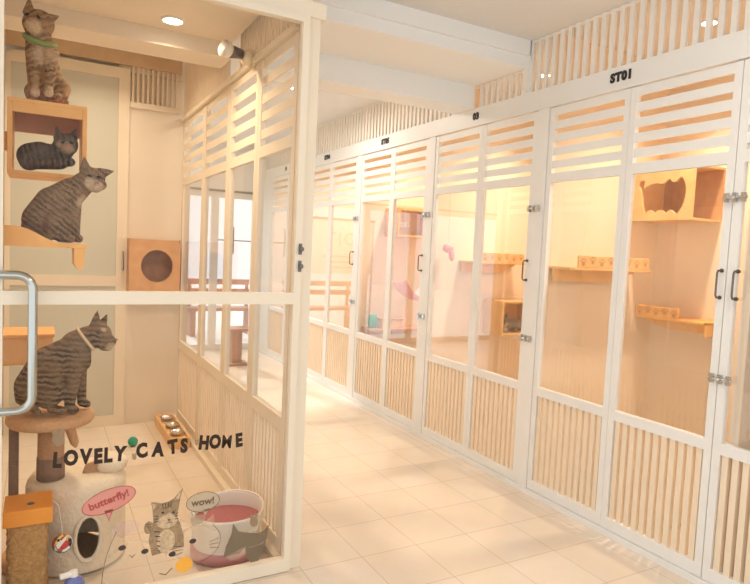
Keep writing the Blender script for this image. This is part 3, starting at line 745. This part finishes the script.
# ball, bowls, litter tray
tag(MB().sphere((.575, 4.50, .034), .034, u=24, v=16).build('toy_ball', 'teal', smooth=True), 'small teal green ball on the floor by the back wall', 'toy', kind='thing')
fd = thing('bowl_stand', 'low wooden feeding stand holding three steel bowls', 'stand', (.88, 4.67, 0))
MB().box((.80, 4.33, 0), (.815, 5.0, .075)).box((.925, 4.33, 0), (.938, 5.0, .075)).box((.815, 4.33, 0), (.925, 4.345, .075)).box((.815, 4.985, 0), (.925, 5.0, .075)).build('stand_frame', 'honey_wood', fd, bevel=.002)
MB().box((.815, 4.345, .045), (.925, 4.985, .057)).build('stand_top', 'honey_wood', fd)
for k, y in enumerate((4.47, 4.67, 4.87)):
    bw = thing('food_bowl', ['round steel bowl in the wooden stand, nearest the front', 'round steel bowl in the middle of the wooden stand', 'round steel bowl in the wooden stand, nearest the back wall'][k], 'bowl', (.87, y, .057), 'steel bowls in the feeding stand')
    MB().lathe([(0, .004), (.028, .004), (.040, .018), (.050, .030), (.052, .030), (.042, .012), (.030, .0), (0, 0)], (.87, y, .058), 28, close=False).build('bowl_body', 'steel', bw, smooth=True)
    MB().lathe([(0, .014), (.034, .014)], (.87, y, .058), 20, close=False).build('kibble', 'tan_plastic', bw)
lt = thing('litter_box', 'white oval litter box with pink litter beside the corner post', 'litter box', (.775, 2.80, 0))
def oval(mb, prof, c, sx, sy, lift=lambda a: 0, n=48):
    rings = [[mb.bm.verts.new((c[0]+sx*r*cos(2*pi*k/n), c[1]+sy*r*sin(2*pi*k/n), z+lift(2*pi*k/n)*(z > .05))) for k in range(n)] for r, z in prof]
    for A, B in zip(rings, rings[1:]):
        for k in range(n): mb.bm.faces.new((A[k], A[(k+1) % n], B[(k+1) % n], B[k]))
    return rings
lc = (.775, 2.76); lift = lambda a: .03*max(0, cos(a-radians(50)))
mb = MB(); oval(mb, [(.86, .05), (.92, .11), (.99, .20), (1.0, .212), (.97, .214), (.95, .20), (.90, .12), (.86, .055)], lc, .172, .155, lift)
mb.build('basin', 'white_plastic', lt, smooth=True)
mb = MB(); r = oval(mb, [(.86, 0), (.94, .01), (.95, .05), (.85, .055)], lc, .172, .155); mb.bm.faces.new(r[0]); mb.bm.faces.new(r[-1])
mb.build('base_tray', 'pink_plastic', lt, smooth=True)
mb = MB(); r = oval(mb, [(.93, .168), (.5, .175), (.01, .176)], lc, .172, .155); mb.build('litter', 'pink_litter', lt, smooth=True)
mb = MB()
for k in range(12):
    a = radians(100+k*8); mb.box((lc[0]+.160*cos(a)-.005, lc[1]+.145*sin(a)-.005, .17), (lc[0]+.160*cos(a)+.005, lc[1]+.145*sin(a)+.005, .225))
mb.build('ribbed_step', 'white_plastic', lt)
mb = MB()
A = [mb.bm.verts.new((lc[0]+.163*cos(radians(t)), lc[1]+.147*sin(radians(t)), .19)) for t in range(10, 80, 6)]
B = [mb.bm.verts.new((lc[0]+.165*cos(radians(t)), lc[1]+.149*sin(radians(t)), .21+lift(radians(t)))) for t in range(10, 80, 6)]
for k in range(len(A)-1): mb.bm.faces.new((A[k], A[k+1], B[k+1], B[k]))
mb.build('back_splash', 'tan_plastic', lt)

# device on the louvred corner
cv = thing('security_camera', 'small cream and dark camera mounted high where the louvres meet the beam', 'camera', (.93, 3.3, 2.46))
A0, A1, A2, A3 = at(247, 58, 3.22), at(241, 54, 3.20), at(229, 51, 3.17), at(223.5, 48, 3.155)
mb = MB(); mb.sphere(A0, .043, (.9, 1, .95)); mb.sphere(A0+Vector((.03, .03, .028)), .030); mb.build('housing', 'cc_cream', cv, smooth=True)
mb = MB(); mb.tube([A1, A2], .034, 16, radii=[.026, .033]); mb.build('barrel', 'dark_metal', cv, smooth=True)
mb = MB(); mb.tube([A2, A3], .045, 20, radii=[.036, .043]); mb.build('front_hood', 'white_plastic', cv, smooth=True)
MB().box((A0.x+.02, A0.y-.02, A0.z-.05), (XI+.02, A0.y+.02, A0.z-.02)).build('mount', 'cc_cream', cv)

# ------------------------------------------------------------------ things in the right-hand rooms
def paw(mb, P, u, z, s):
    def disc(du, dz, r):
        pts = [P(u+du*s+r*s*cos(2*pi*k/10), z+dz*s+r*s*sin(2*pi*k/10)) for k in range(10)]; mb.face(pts)
    disc(0, -.25, .42)
    for du, dz in ((-.6, .2), (-.22, .55), (.22, .55), (.6, .2)): disc(du, dz, .19)
def shelf_x(name, label, xa, xb, yw, depth, z, px0, px1, npaw=6):
    """shelf along X on a dividing wall at Y=yw, projecting toward the viewer"""
    r = thing(name, label, 'shelf', ((xa+xb)/2, yw-depth/2, z), 'wall shelves with paw rails')
    MB().box((xa, yw-depth, z-.016), (xb, yw, z)).build('shelf_board', 'honey_wood', r, bevel=.002)
    prof = [(xa, z-.016), (xa, z-.09), (xa+(xb-xa)*.70, z-.094)]
    for k in range(1, 9):
        t = k/8; prof.append((xa+(xb-xa)*(.70+.28*t), z-.094+.062*(.5-.5*cos(pi*t))))
    prof += [(xb, z-.030), (xb, z-.016)]
    MB().prism([(x, yw-.05, zz) for x, zz in prof], (0, .014, 0)).build('bracket_board', 'honey_wood', r)
    f = MB().box((px0, yw-depth, z), (px1, yw-depth+.012, z+.072)).build('paw_rail', 'honey_wood', r, bevel=.003)
    mb = MB()
    for k in range(npaw): paw(mb, lambda u, zz: Vector((u, yw-depth-.0012, zz)), px0+(px1-px0)*(k+.5)/npaw, z+.037+(.006 if k % 2 else -.005), .034)
    mb.build('paw_prints', 'brown_wood', f)
    return r
shelf_x('wall_shelf', 'long honey wood shelf with paw-print rail in room ST01', 2.72, 3.44, 2.774, .175, 1.41, 2.79, 3.42, 8)
shelf_x('wall_shelf', 'honey wood shelf with paw-print rail seen in room 03', 2.92, 3.46, 3.959, .18, 1.41, 3.0, 3.44, 6)
r = thing('wall_shelf', 'short honey wood shelf on the back wall below the cat house', 'shelf', (3.6, 2.5, 1.09), 'wall shelves with paw rails')
MB().box((3.50, 2.235, 1.094), (XB, 2.735, 1.110)).build('shelf_board', 'orange_wood', r, bevel=.002)
prof = [(2.735, 1.094), (2.62, 1.05), (2.55, 1.040), (2.235, 1.034), (2.235, 1.094)]
MB().prism([(3.56, y, z) for y, z in prof], (.014, 0, 0)).build('bracket_board', 'honey_wood', r)
MB().box((3.50, 2.235, 1.024), (XB, 2.249, 1.11)).build('end_board', 'honey_wood', r, bevel=.002)
f = MB().box((3.50, 2.425, 1.11), (3.512, 2.735, 1.178)).build('paw_rail', 'orange_wood', r, bevel=.003)
mb = MB()
for k in range(5): paw(mb, lambda u, zz: Vector((3.4988, u, zz)), 2.425+.31*(k+.5)/5, 1.145+(.005 if k % 2 else -.004), .032)
mb.build('paw_prints', 'brown_wood', f)
# cat house with a cat-shaped opening
ch = thing('cat_house', 'honey wood wall box with a cat-shaped cut-out in room ST01', 'cat house', (3.57, 2.54, 1.73))
ya, yb, za, zb, xf = 2.325, 2.745, 1.727, 2.064, 3.41
# opening outline in (v, z): v runs from the far (left in view) edge to the near edge, in pixels of the measured outline
cut = [(176, 335), (168, 290), (158, 262), (143, 235), (148, 208), (170, 197), (186, 206), (184, 235), (182, 262), (198, 243), (230, 232), (265, 226), (300, 233), (318, 232), (336, 214), (354, 203), (372, 228), (398, 226), (414, 206), (430, 196), (448, 228), (461, 268), (462, 315), (455, 360), (438, 405), (420, 428), (404, 436), (380, 412), (366, 408), (350, 424), (338, 432), (320, 412), (304, 406), (286, 410), (268, 430), (252, 414), (236, 405), (218, 412), (202, 432), (186, 395), (178, 365)]
def cm(p):
    u = (p[0]-112)/(510-112); v = (p[1]-118)/(475-118)
    top = 0; return (yb-(yb-ya)*u, zb-(zb-za)*v)
hole = [cm(p) for p in cut]
mb = MB()
from mathutils.geometry import tessellate_polygon
outer = [(yb, zb), (ya, zb), (ya, za), (yb, za)]
allp = outer+hole
tris = tessellate_polygon([[Vector((p[0], p[1], 0)) for p in outer], [Vector((p[0], p[1], 0)) for p in hole]])
for X in (xf, xf+.014):
    vs = [mb.bm.verts.new((X, p[0], p[1])) for p in allp]
    for t in tris: mb.bm.faces.new([vs[i] for i in t])
mb.bm.verts.ensure_lookup_table(); n = len(allp); V = mb.bm.verts
for loop in (range(0, 4), range(4, n)):
    L = list(loop)
    for i, k in enumerate(L):
        k2 = L[(i+1) % len(L)]
        try: mb.bm.faces.new((V[k], V[k2], V[n+k2], V[n+k]))
        except ValueError: pass
mb.build('cut_out_front', 'honey_wood', ch)
MB().box((xf+.014, ya, zb-.014), (XB, yb, zb)).build('roof_board', 'honey_wood', ch)
MB().box((xf+.014, ya, za), (XB, yb, za+.014)).build('floor_board', 'honey_wood', ch)
MB().box((xf+.014, yb-.014, za+.014), (XB, yb, zb-.014)).build('side_board', 'honey_wood', ch)
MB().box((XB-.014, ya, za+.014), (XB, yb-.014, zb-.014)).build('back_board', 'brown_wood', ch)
MB().box((XB-.0008, 2.45, 1.80), (XB, 2.60, 1.85)).build('wall_mount', 'steel', ch)
# room 03: hanging box, pink shape in place of a reflection
hb = thing('wall_box', 'open wooden box with a grey cat inside in room 03', 'box', (3.3, 3.85, .9), None)
a = at(499, 335, 3.75); b = at(524, 297, 3.75)
xa, xb2 = a.x, a.x+.36
za, zb = a.z, a.z+.27
for nm, lo, hi in (('top_board', (xa, 3.72, zb-.014), (xb2, 3.958, zb)), ('bottom_board', (xa, 3.72, za), (xb2, 3.958, za+.014)), ('side_board', (xa, 3.72, za+.014), (xa+.014, 3.958, zb-.014)), ('side_board', (xb2-.014, 3.72, za+.014), (xb2, 3.958, zb-.014)), ('back_board', (xa+.014, 3.944, za+.014), (xb2-.014, 3.958, zb-.014))):
    MB().box(lo, hi).build(nm, 'honey_wood', hb)
MB().box((xa+.1, 3.958, za+.1), (xa+.2, 3.96, za+.15)).build('wall_mount', 'steel', hb)
def mE(W):
    fur('coat_e', (.30, .25, .22), (.12, .10, .09), (.7, .62, .55), [(W((508, 326, -.05)), .04)], 15, 'X', 3, (0, 0, 0), .7); return 'coat_e'
def Pw(x, y, z): return Vector((x, y, z))
kt = thing('cat', 'small grey cat lying in the wooden box of room 03', 'cat', (xa+.17, 3.83, za+.014), 'tabby cats')
fur('coat_e', (.30, .25, .22), (.12, .10, .09), (.72, .64, .56), [((-.09, -.06, .05), .045)], 15, 'X', 3, (0, 0, 0), .7)
mb = MB(); bs = Vector((xa+.17, 3.83, za+.014))
capsule(mb, bs+Vector((-.04, .02, .055)), bs+Vector((.08, .02, .055)), .048, .052)
mb.sphere(bs+Vector((-.09, -.03, .085)), .042); mb.sphere(bs+Vector((-.098, -.062, .075)), .02)
capsule(mb, bs+Vector((-.05, -.03, .022)), bs+Vector((-.11, -.06, .020)), .018, .016)
capsule(mb, bs+Vector((.11, .0, .02)), bs+Vector((.02, -.06, .018)), .014, .012)
ear(mb, bs+Vector((-.112, -.03, .115)), bs+Vector((-.122, -.03, .158)), .018, .01); ear(mb, bs+Vector((-.068, -.03, .115)), bs+Vector((-.058, -.03, .158)), .018, .01)
o = mb.build('body', 'coat_e', kt, smooth=True)
q = o.modifiers.new('remesh', 'REMESH'); q.mode = 'VOXEL'; q.voxel_size = .006; q.use_smooth_shade = True
for dx in (-.112, -.078): MB().sphere(bs+Vector((dx, -.068, .094)), .006).build('eye', 'eye_dark', kt, smooth=True)
pk = thing('pink_reflection', 'pink shape behind the glass of room 03, standing in for a reflection', 'toy', (2.77, 3.86, 1.40))  # added solid that imitates a pink reflection in the pane
c1 = at(445, 248, 3.88)+Vector((.03, .0, 0))
MB().sphere(c1, .050, (.85, .9, .75)).sphere(c1+Vector((.03, -.01, -.05)), .03, (.8, .8, 1.6)).build('reflection_body', 'pink', pk, smooth=True)
MB().tube([c1+Vector((0, 0, .03)), (c1.x, c1.y+.02, CEIL-.001)], .002, 6).build('cord', 'string', pk)
# room ST05: shelf with a box, yellow house, teal shape in place of a reflection, cloth
r = thing('wall_shelf', 'low honey wood shelf behind the ST05 door glass', 'shelf', (2.95, 4.9, .72), 'wall shelves with paw rails')
MB().box((2.72, 4.95, .705), (3.35, 5.199, .722)).build('shelf_board', 'brown_wood', r)
MB().box((2.72, 5.14, .65), (3.2, 5.155, .705)).build('bracket_board', 'brown_wood', r)
r = thing('storage_box', 'small tan box on the low shelf in room ST05', 'box', (2.95, 5.08, .723))
MB().box((2.84, 5.0, .7225), (3.06, 5.15, .80)).build('box_body', 'honey_wood', r, bevel=.004)
MB().box((2.835, 4.995, .80), (3.065, 5.155, .815)).build('lid', 'brown_wood', r)
r = thing('cat_house', 'yellow wooden wall box high in room ST05', 'cat house', (3.2, 5.05, 1.66))
MB().box((2.93, 4.95, 1.60), (3.35, 5.199, 1.62)).build('floor_board', 'orange_wood', r)
MB().box((2.93, 4.95, 1.85), (3.35, 5.199, 1.87)).build('roof_board', 'orange_wood', r)
MB().box((2.93, 4.95, 1.62), (2.95, 5.199, 1.85)).build('side_board', 'orange_wood', r)
MB().box((3.33, 4.95, 1.62), (3.35, 5.199, 1.85)).build('side_board', 'orange_wood', r)
MB().box((3.0, 5.199, 1.70), (3.2, 5.2, 1.75)).build('wall_mount', 'steel', r)
r = thing('hammock', 'pink cloth hammock hanging in room ST05', 'hammock', (3.0, 4.9, 1.1))
mb = MB()
vs = [[mb.bm.verts.new((2.80+.40*i/10, 4.55+.30*j/4, 1.02+.16*(abs(i-5)/5)**2+.03*(abs(j-2)/2)**2)) for j in range(5)] for i in range(11)]
for i in range(10):
    for j in range(4): mb.bm.faces.new((vs[i][j], vs[i+1][j], vs[i+1][j+1], vs[i][j+1]))
o = mb.build('cloth', 'pink', r, smooth=True); s = o.modifiers.new('solid', 'SOLIDIFY'); s.thickness = .006
MB().tube([(2.80, 4.55, 1.21), (2.82, 4.70, 2.2), (2.80, 4.85, 1.21)], .003, 6).tube([(3.20, 4.55, 1.21), (3.18, 4.70, 2.2), (3.20, 4.85, 1.21)], .003, 6).tube([(2.82, 4.70, 2.2), (2.82, 4.70, CEIL-.001)], .003, 6).tube([(3.18, 4.70, 2.2), (3.18, 4.70, CEIL-.001)], .003, 6).build('cords', 'string', r)
tag(MB().lathe([(.0, 0), (.04, 0), (.045, .05), (.04, .11), (.022, .13), (.0, .13)], (2.775, 5.08, .7225), 20, close=False).build('toy', 'teal', smooth=True), 'teal bottle shape on the low shelf in room ST05, standing in for a reflection', 'toy', kind='thing')  # added solid that imitates a teal reflection in the ST05 pane
# floor pieces in ST01
tag(MB().box((2.80, 2.05, 0.0), (3.15, 2.68, .02)).build('play_mat', 'green_plastic', bevel=.006), 'green mat on the floor behind the ST01 slats', 'mat', kind='thing')

# ------------------------------------------------------------------ lobby and storefront
struct('wall_lobby', MB().box((-2.6, 5.16, 0), (-2.5, YE, CEIL)), 'outer_wall')
struct('wall_front_left', MB().box((-2.6, 5.14, 0), (XL-.06, 5.16, CEIL)).box((XL-.06, 5.14, 0), (XO, 5.16, CEIL)), 'cream_wall')
struct('wall_far', MB().box((-2.5, YE, 2.17), (XB, YE+.1, CEIL)).box((2.6, YE, 0), (XB, YE+.1, 2.17)), 'outer_wall')
fx = [-2.5, -1.2, .1, .95, 2.05, 2.62]
def storefront(name, xa, xb, handle=False):
    r = bpy.data.objects.new(name, None); C.objects.link(r); r.location = ((xa+xb)/2, YE+.05, 0); r['kind'] = 'structure'
    mb = MB(); t = .05
    for lo, hi in (((xa, 0), (xa+t, 2.17)), ((xb-t, 0), (xb, 2.17)), ((xa+t, 0), (xb-t, .08)), ((xa+t, 2.08), (xb-t, 2.17))): mb.box((lo[0], YE+.02, lo[1]), (hi[0], YE+.08, hi[1]))
    mb.build('window_frame' if not handle else 'door_frame', 'white_paint', r)
    MB().box((xa+t, YE+.047, .08), (xb-t, YE+.053, 2.08)).build('pane', 'clear_glass', r)
    if handle:
        h = MB().tube([(xa+.24, YE+.02, 1.32), (xa+.24, YE-.04, 1.34), (xa+.24, YE-.04, 1.68), (xa+.24, YE+.02, 1.70)], .012, 10)
        h.build('door_handle', 'dark_metal', r)
        MB().box((xa+.05, YE+.0, 1.50), (xa+.5, YE+.02, 1.515)).build('push_bar', 'dark_metal', r)
storefront('window_1', fx[0], fx[1]); storefront('window_2', fx[1], fx[2]); storefront('window_3', fx[2], fx[3]); storefront('window_4', fx[3], fx[4]); storefront('door_2', fx[4], fx[5], True)
struct('trim_15', MB().box((-2.5, YE-.01, 2.155), (2.62, YE, 2.185)), 'dark_metal')
# ground outside, things outside
struct('ground_outside', MB().box((-9, YE+.1, -.10), (12, 24, -.04)), 'asphalt')
def bench(label, x0, x1, y, z):
    r = thing('bench', label, 'bench', ((x0+x1)/2, y, -.04), 'red-brown benches outside the street front')
    MB().box((x0, y-.2, z-.05), (x1, y+.2, z)).build('seat', 'red_wood', r)
    mb = MB(); mb.box((x0, y+.16, z+.20), (x1, y+.20, z+.29)); mb.box((x0, y+.16, z+.36), (x1, y+.20, z+.45)); mb.build('backrest', 'red_wood', r)
    for x in (x0+.08, x1-.16): MB().box((x, y-.16, -.04), (x+.08, y+.2, z-.05)).build('leg', 'red_wood', r); 
    for x in (x0+.1, x1-.15): MB().box((x, y+.165, z), (x+.05, y+.195, z+.45)).build('back_post', 'red_wood', r)
bench('red-brown slatted bench outside the street front, left one', .2, 1.6, 10.0, .42)
bench('red-brown slatted bench outside the street front, right one', 2.0, 3.2, 10.0, .42)
tb2 = thing('pedestal_table', 'small red-brown pedestal table in the lobby, seen through the side panels', 'table', (2.08, 7.25, 0))
MB().box((1.93, 7.10, .42), (2.23, 7.40, .45)).build('tabletop', 'red_wood', tb2, bevel=.004)
MB().box((2.02, 7.19, .03), (2.14, 7.31, .42)).build('column', 'red_wood', tb2)
MB().box((1.95, 7.12, 0), (2.21, 7.38, .03)).build('foot', 'red_wood', tb2, bevel=.004)
bn = thing('banner', 'white street banner with green lettering outside, mirrored in the right-hand glass', 'banner', (.9, 9.2, 1.15))
MB().box((.35, 9.2, 1.05), (1.55, 9.215, 1.95)).build('banner_cloth', 'banner_white', bn)
MB().box((.33, 9.19, 1.93), (1.57, 9.225, 1.97)).build('top_batten', 'dark_metal', bn)
MB().tube([(.36, 9.21, -.04), (.36, 9.21, 1.95)], .015, 8).build('pole', 'steel', bn); MB().tube([(1.54, 9.21, -.04), (1.54, 9.21, 1.95)], .015, 8).build('pole', 'steel', bn)
mb = MB(); text_mesh(mb, 'OIT', .30, lambda u, v, d: Vector((.95+u, 9.198-d, 1.62+v)), bold=.004, spacing=1.2)
for k in range(3): mb.box((.6, 9.195, 1.32-.09*k), (1.3-.1*k, 9.199, 1.35-.09*k))
mb.build('lettering', 'banner_green', bn)

# ------------------------------------------------------------------ lamps
def downlight(label, x, y, z, r, watts, col, size, group='round ceiling lights', spread=175):
    t = thing('ceiling_light', label, 'ceiling light', (x, y, z-.012), group)
    MB().lathe([(r*.86, -.010), (r, -.010), (r*1.05, 0), (r*.86, 0)], (x, y, z-.001), 32, close=False).build('trim_ring', 'white_paint', t)
    MB().lathe([(.0005, -.006), (r*.86, -.006), (r*.86, 0)], (x, y, z-.001), 32).build('diffuser', 'lamp_glow', t)
    ld = bpy.data.lights.new('lamp', 'AREA'); ld.shape = 'DISK'; ld.size = size; ld.energy = watts; ld.color = col; ld.spread = radians(spread)
    lo = bpy.data.objects.new('lamp', ld); C.objects.link(lo); lo.location = (x, y, z-.015); 
WARM = (1, .82, .62); WARM2 = (1, .80, .58); NEU = (1, .93, .84)
downlight('round glowing ceiling light inside the left-hand room', .575, 3.32, 2.58, .055, 7, WARM2, .10, spread=140)
downlight('round ceiling light in the rear bay of the left-hand room', .35, 4.4, 2.92, .055, 7, WARM2, .10, spread=130)
for y, n in ((2.17, 'ST01'), (3.42, '03'), (4.62, 'ST05'), (5.88, 'ST04'), (7.15, '10')):
    downlight('round ceiling light inside room '+n, 3.2, y, CEIL, .045, 11, WARM, .09, spread=105)
downlight('round ceiling light in the near corridor', 1.75, .8, CEIL, .08, 10, NEU, .15)
downlight('round ceiling light in the corridor past the beam', 1.85, 4.9, CEIL, .08, 14, NEU, .15)
downlight('round ceiling light in the lobby', 1.0, 6.9, CEIL, .08, 14, NEU, .15)

sd = bpy.data.lights.new('sun', 'SUN'); sd.energy = 3.2; sd.angle = radians(3); sd.color = (1, .97, .93)
so = bpy.data.objects.new('sun', sd); C.objects.link(so); so.location = (0, 12, 8)
so.rotation_euler = Vector((.12, -1, -.62)).to_track_quat('-Z', 'Y').to_euler()
w = bpy.data.worlds.new('daylight'); sc.world = w; w.use_nodes = True
bg = w.node_tree.nodes['Background']; bg.inputs['Color'].default_value = (.95, .98, 1, 1); bg.inputs['Strength'].default_value = 1.2

sc.view_settings.view_transform = 'Standard'; sc.view_settings.look = 'None'; sc.view_settings.gamma = 1
sc.view_settings.exposure = 0.37
sc.cycles.transparent_max_bounces = 32; sc.cycles.max_bounces = 10; sc.cycles.diffuse_bounces = 5; sc.cycles.glossy_bounces = 6
sc.cycles.use_denoising = True
sc.cycles.sample_clamp_indirect = 6
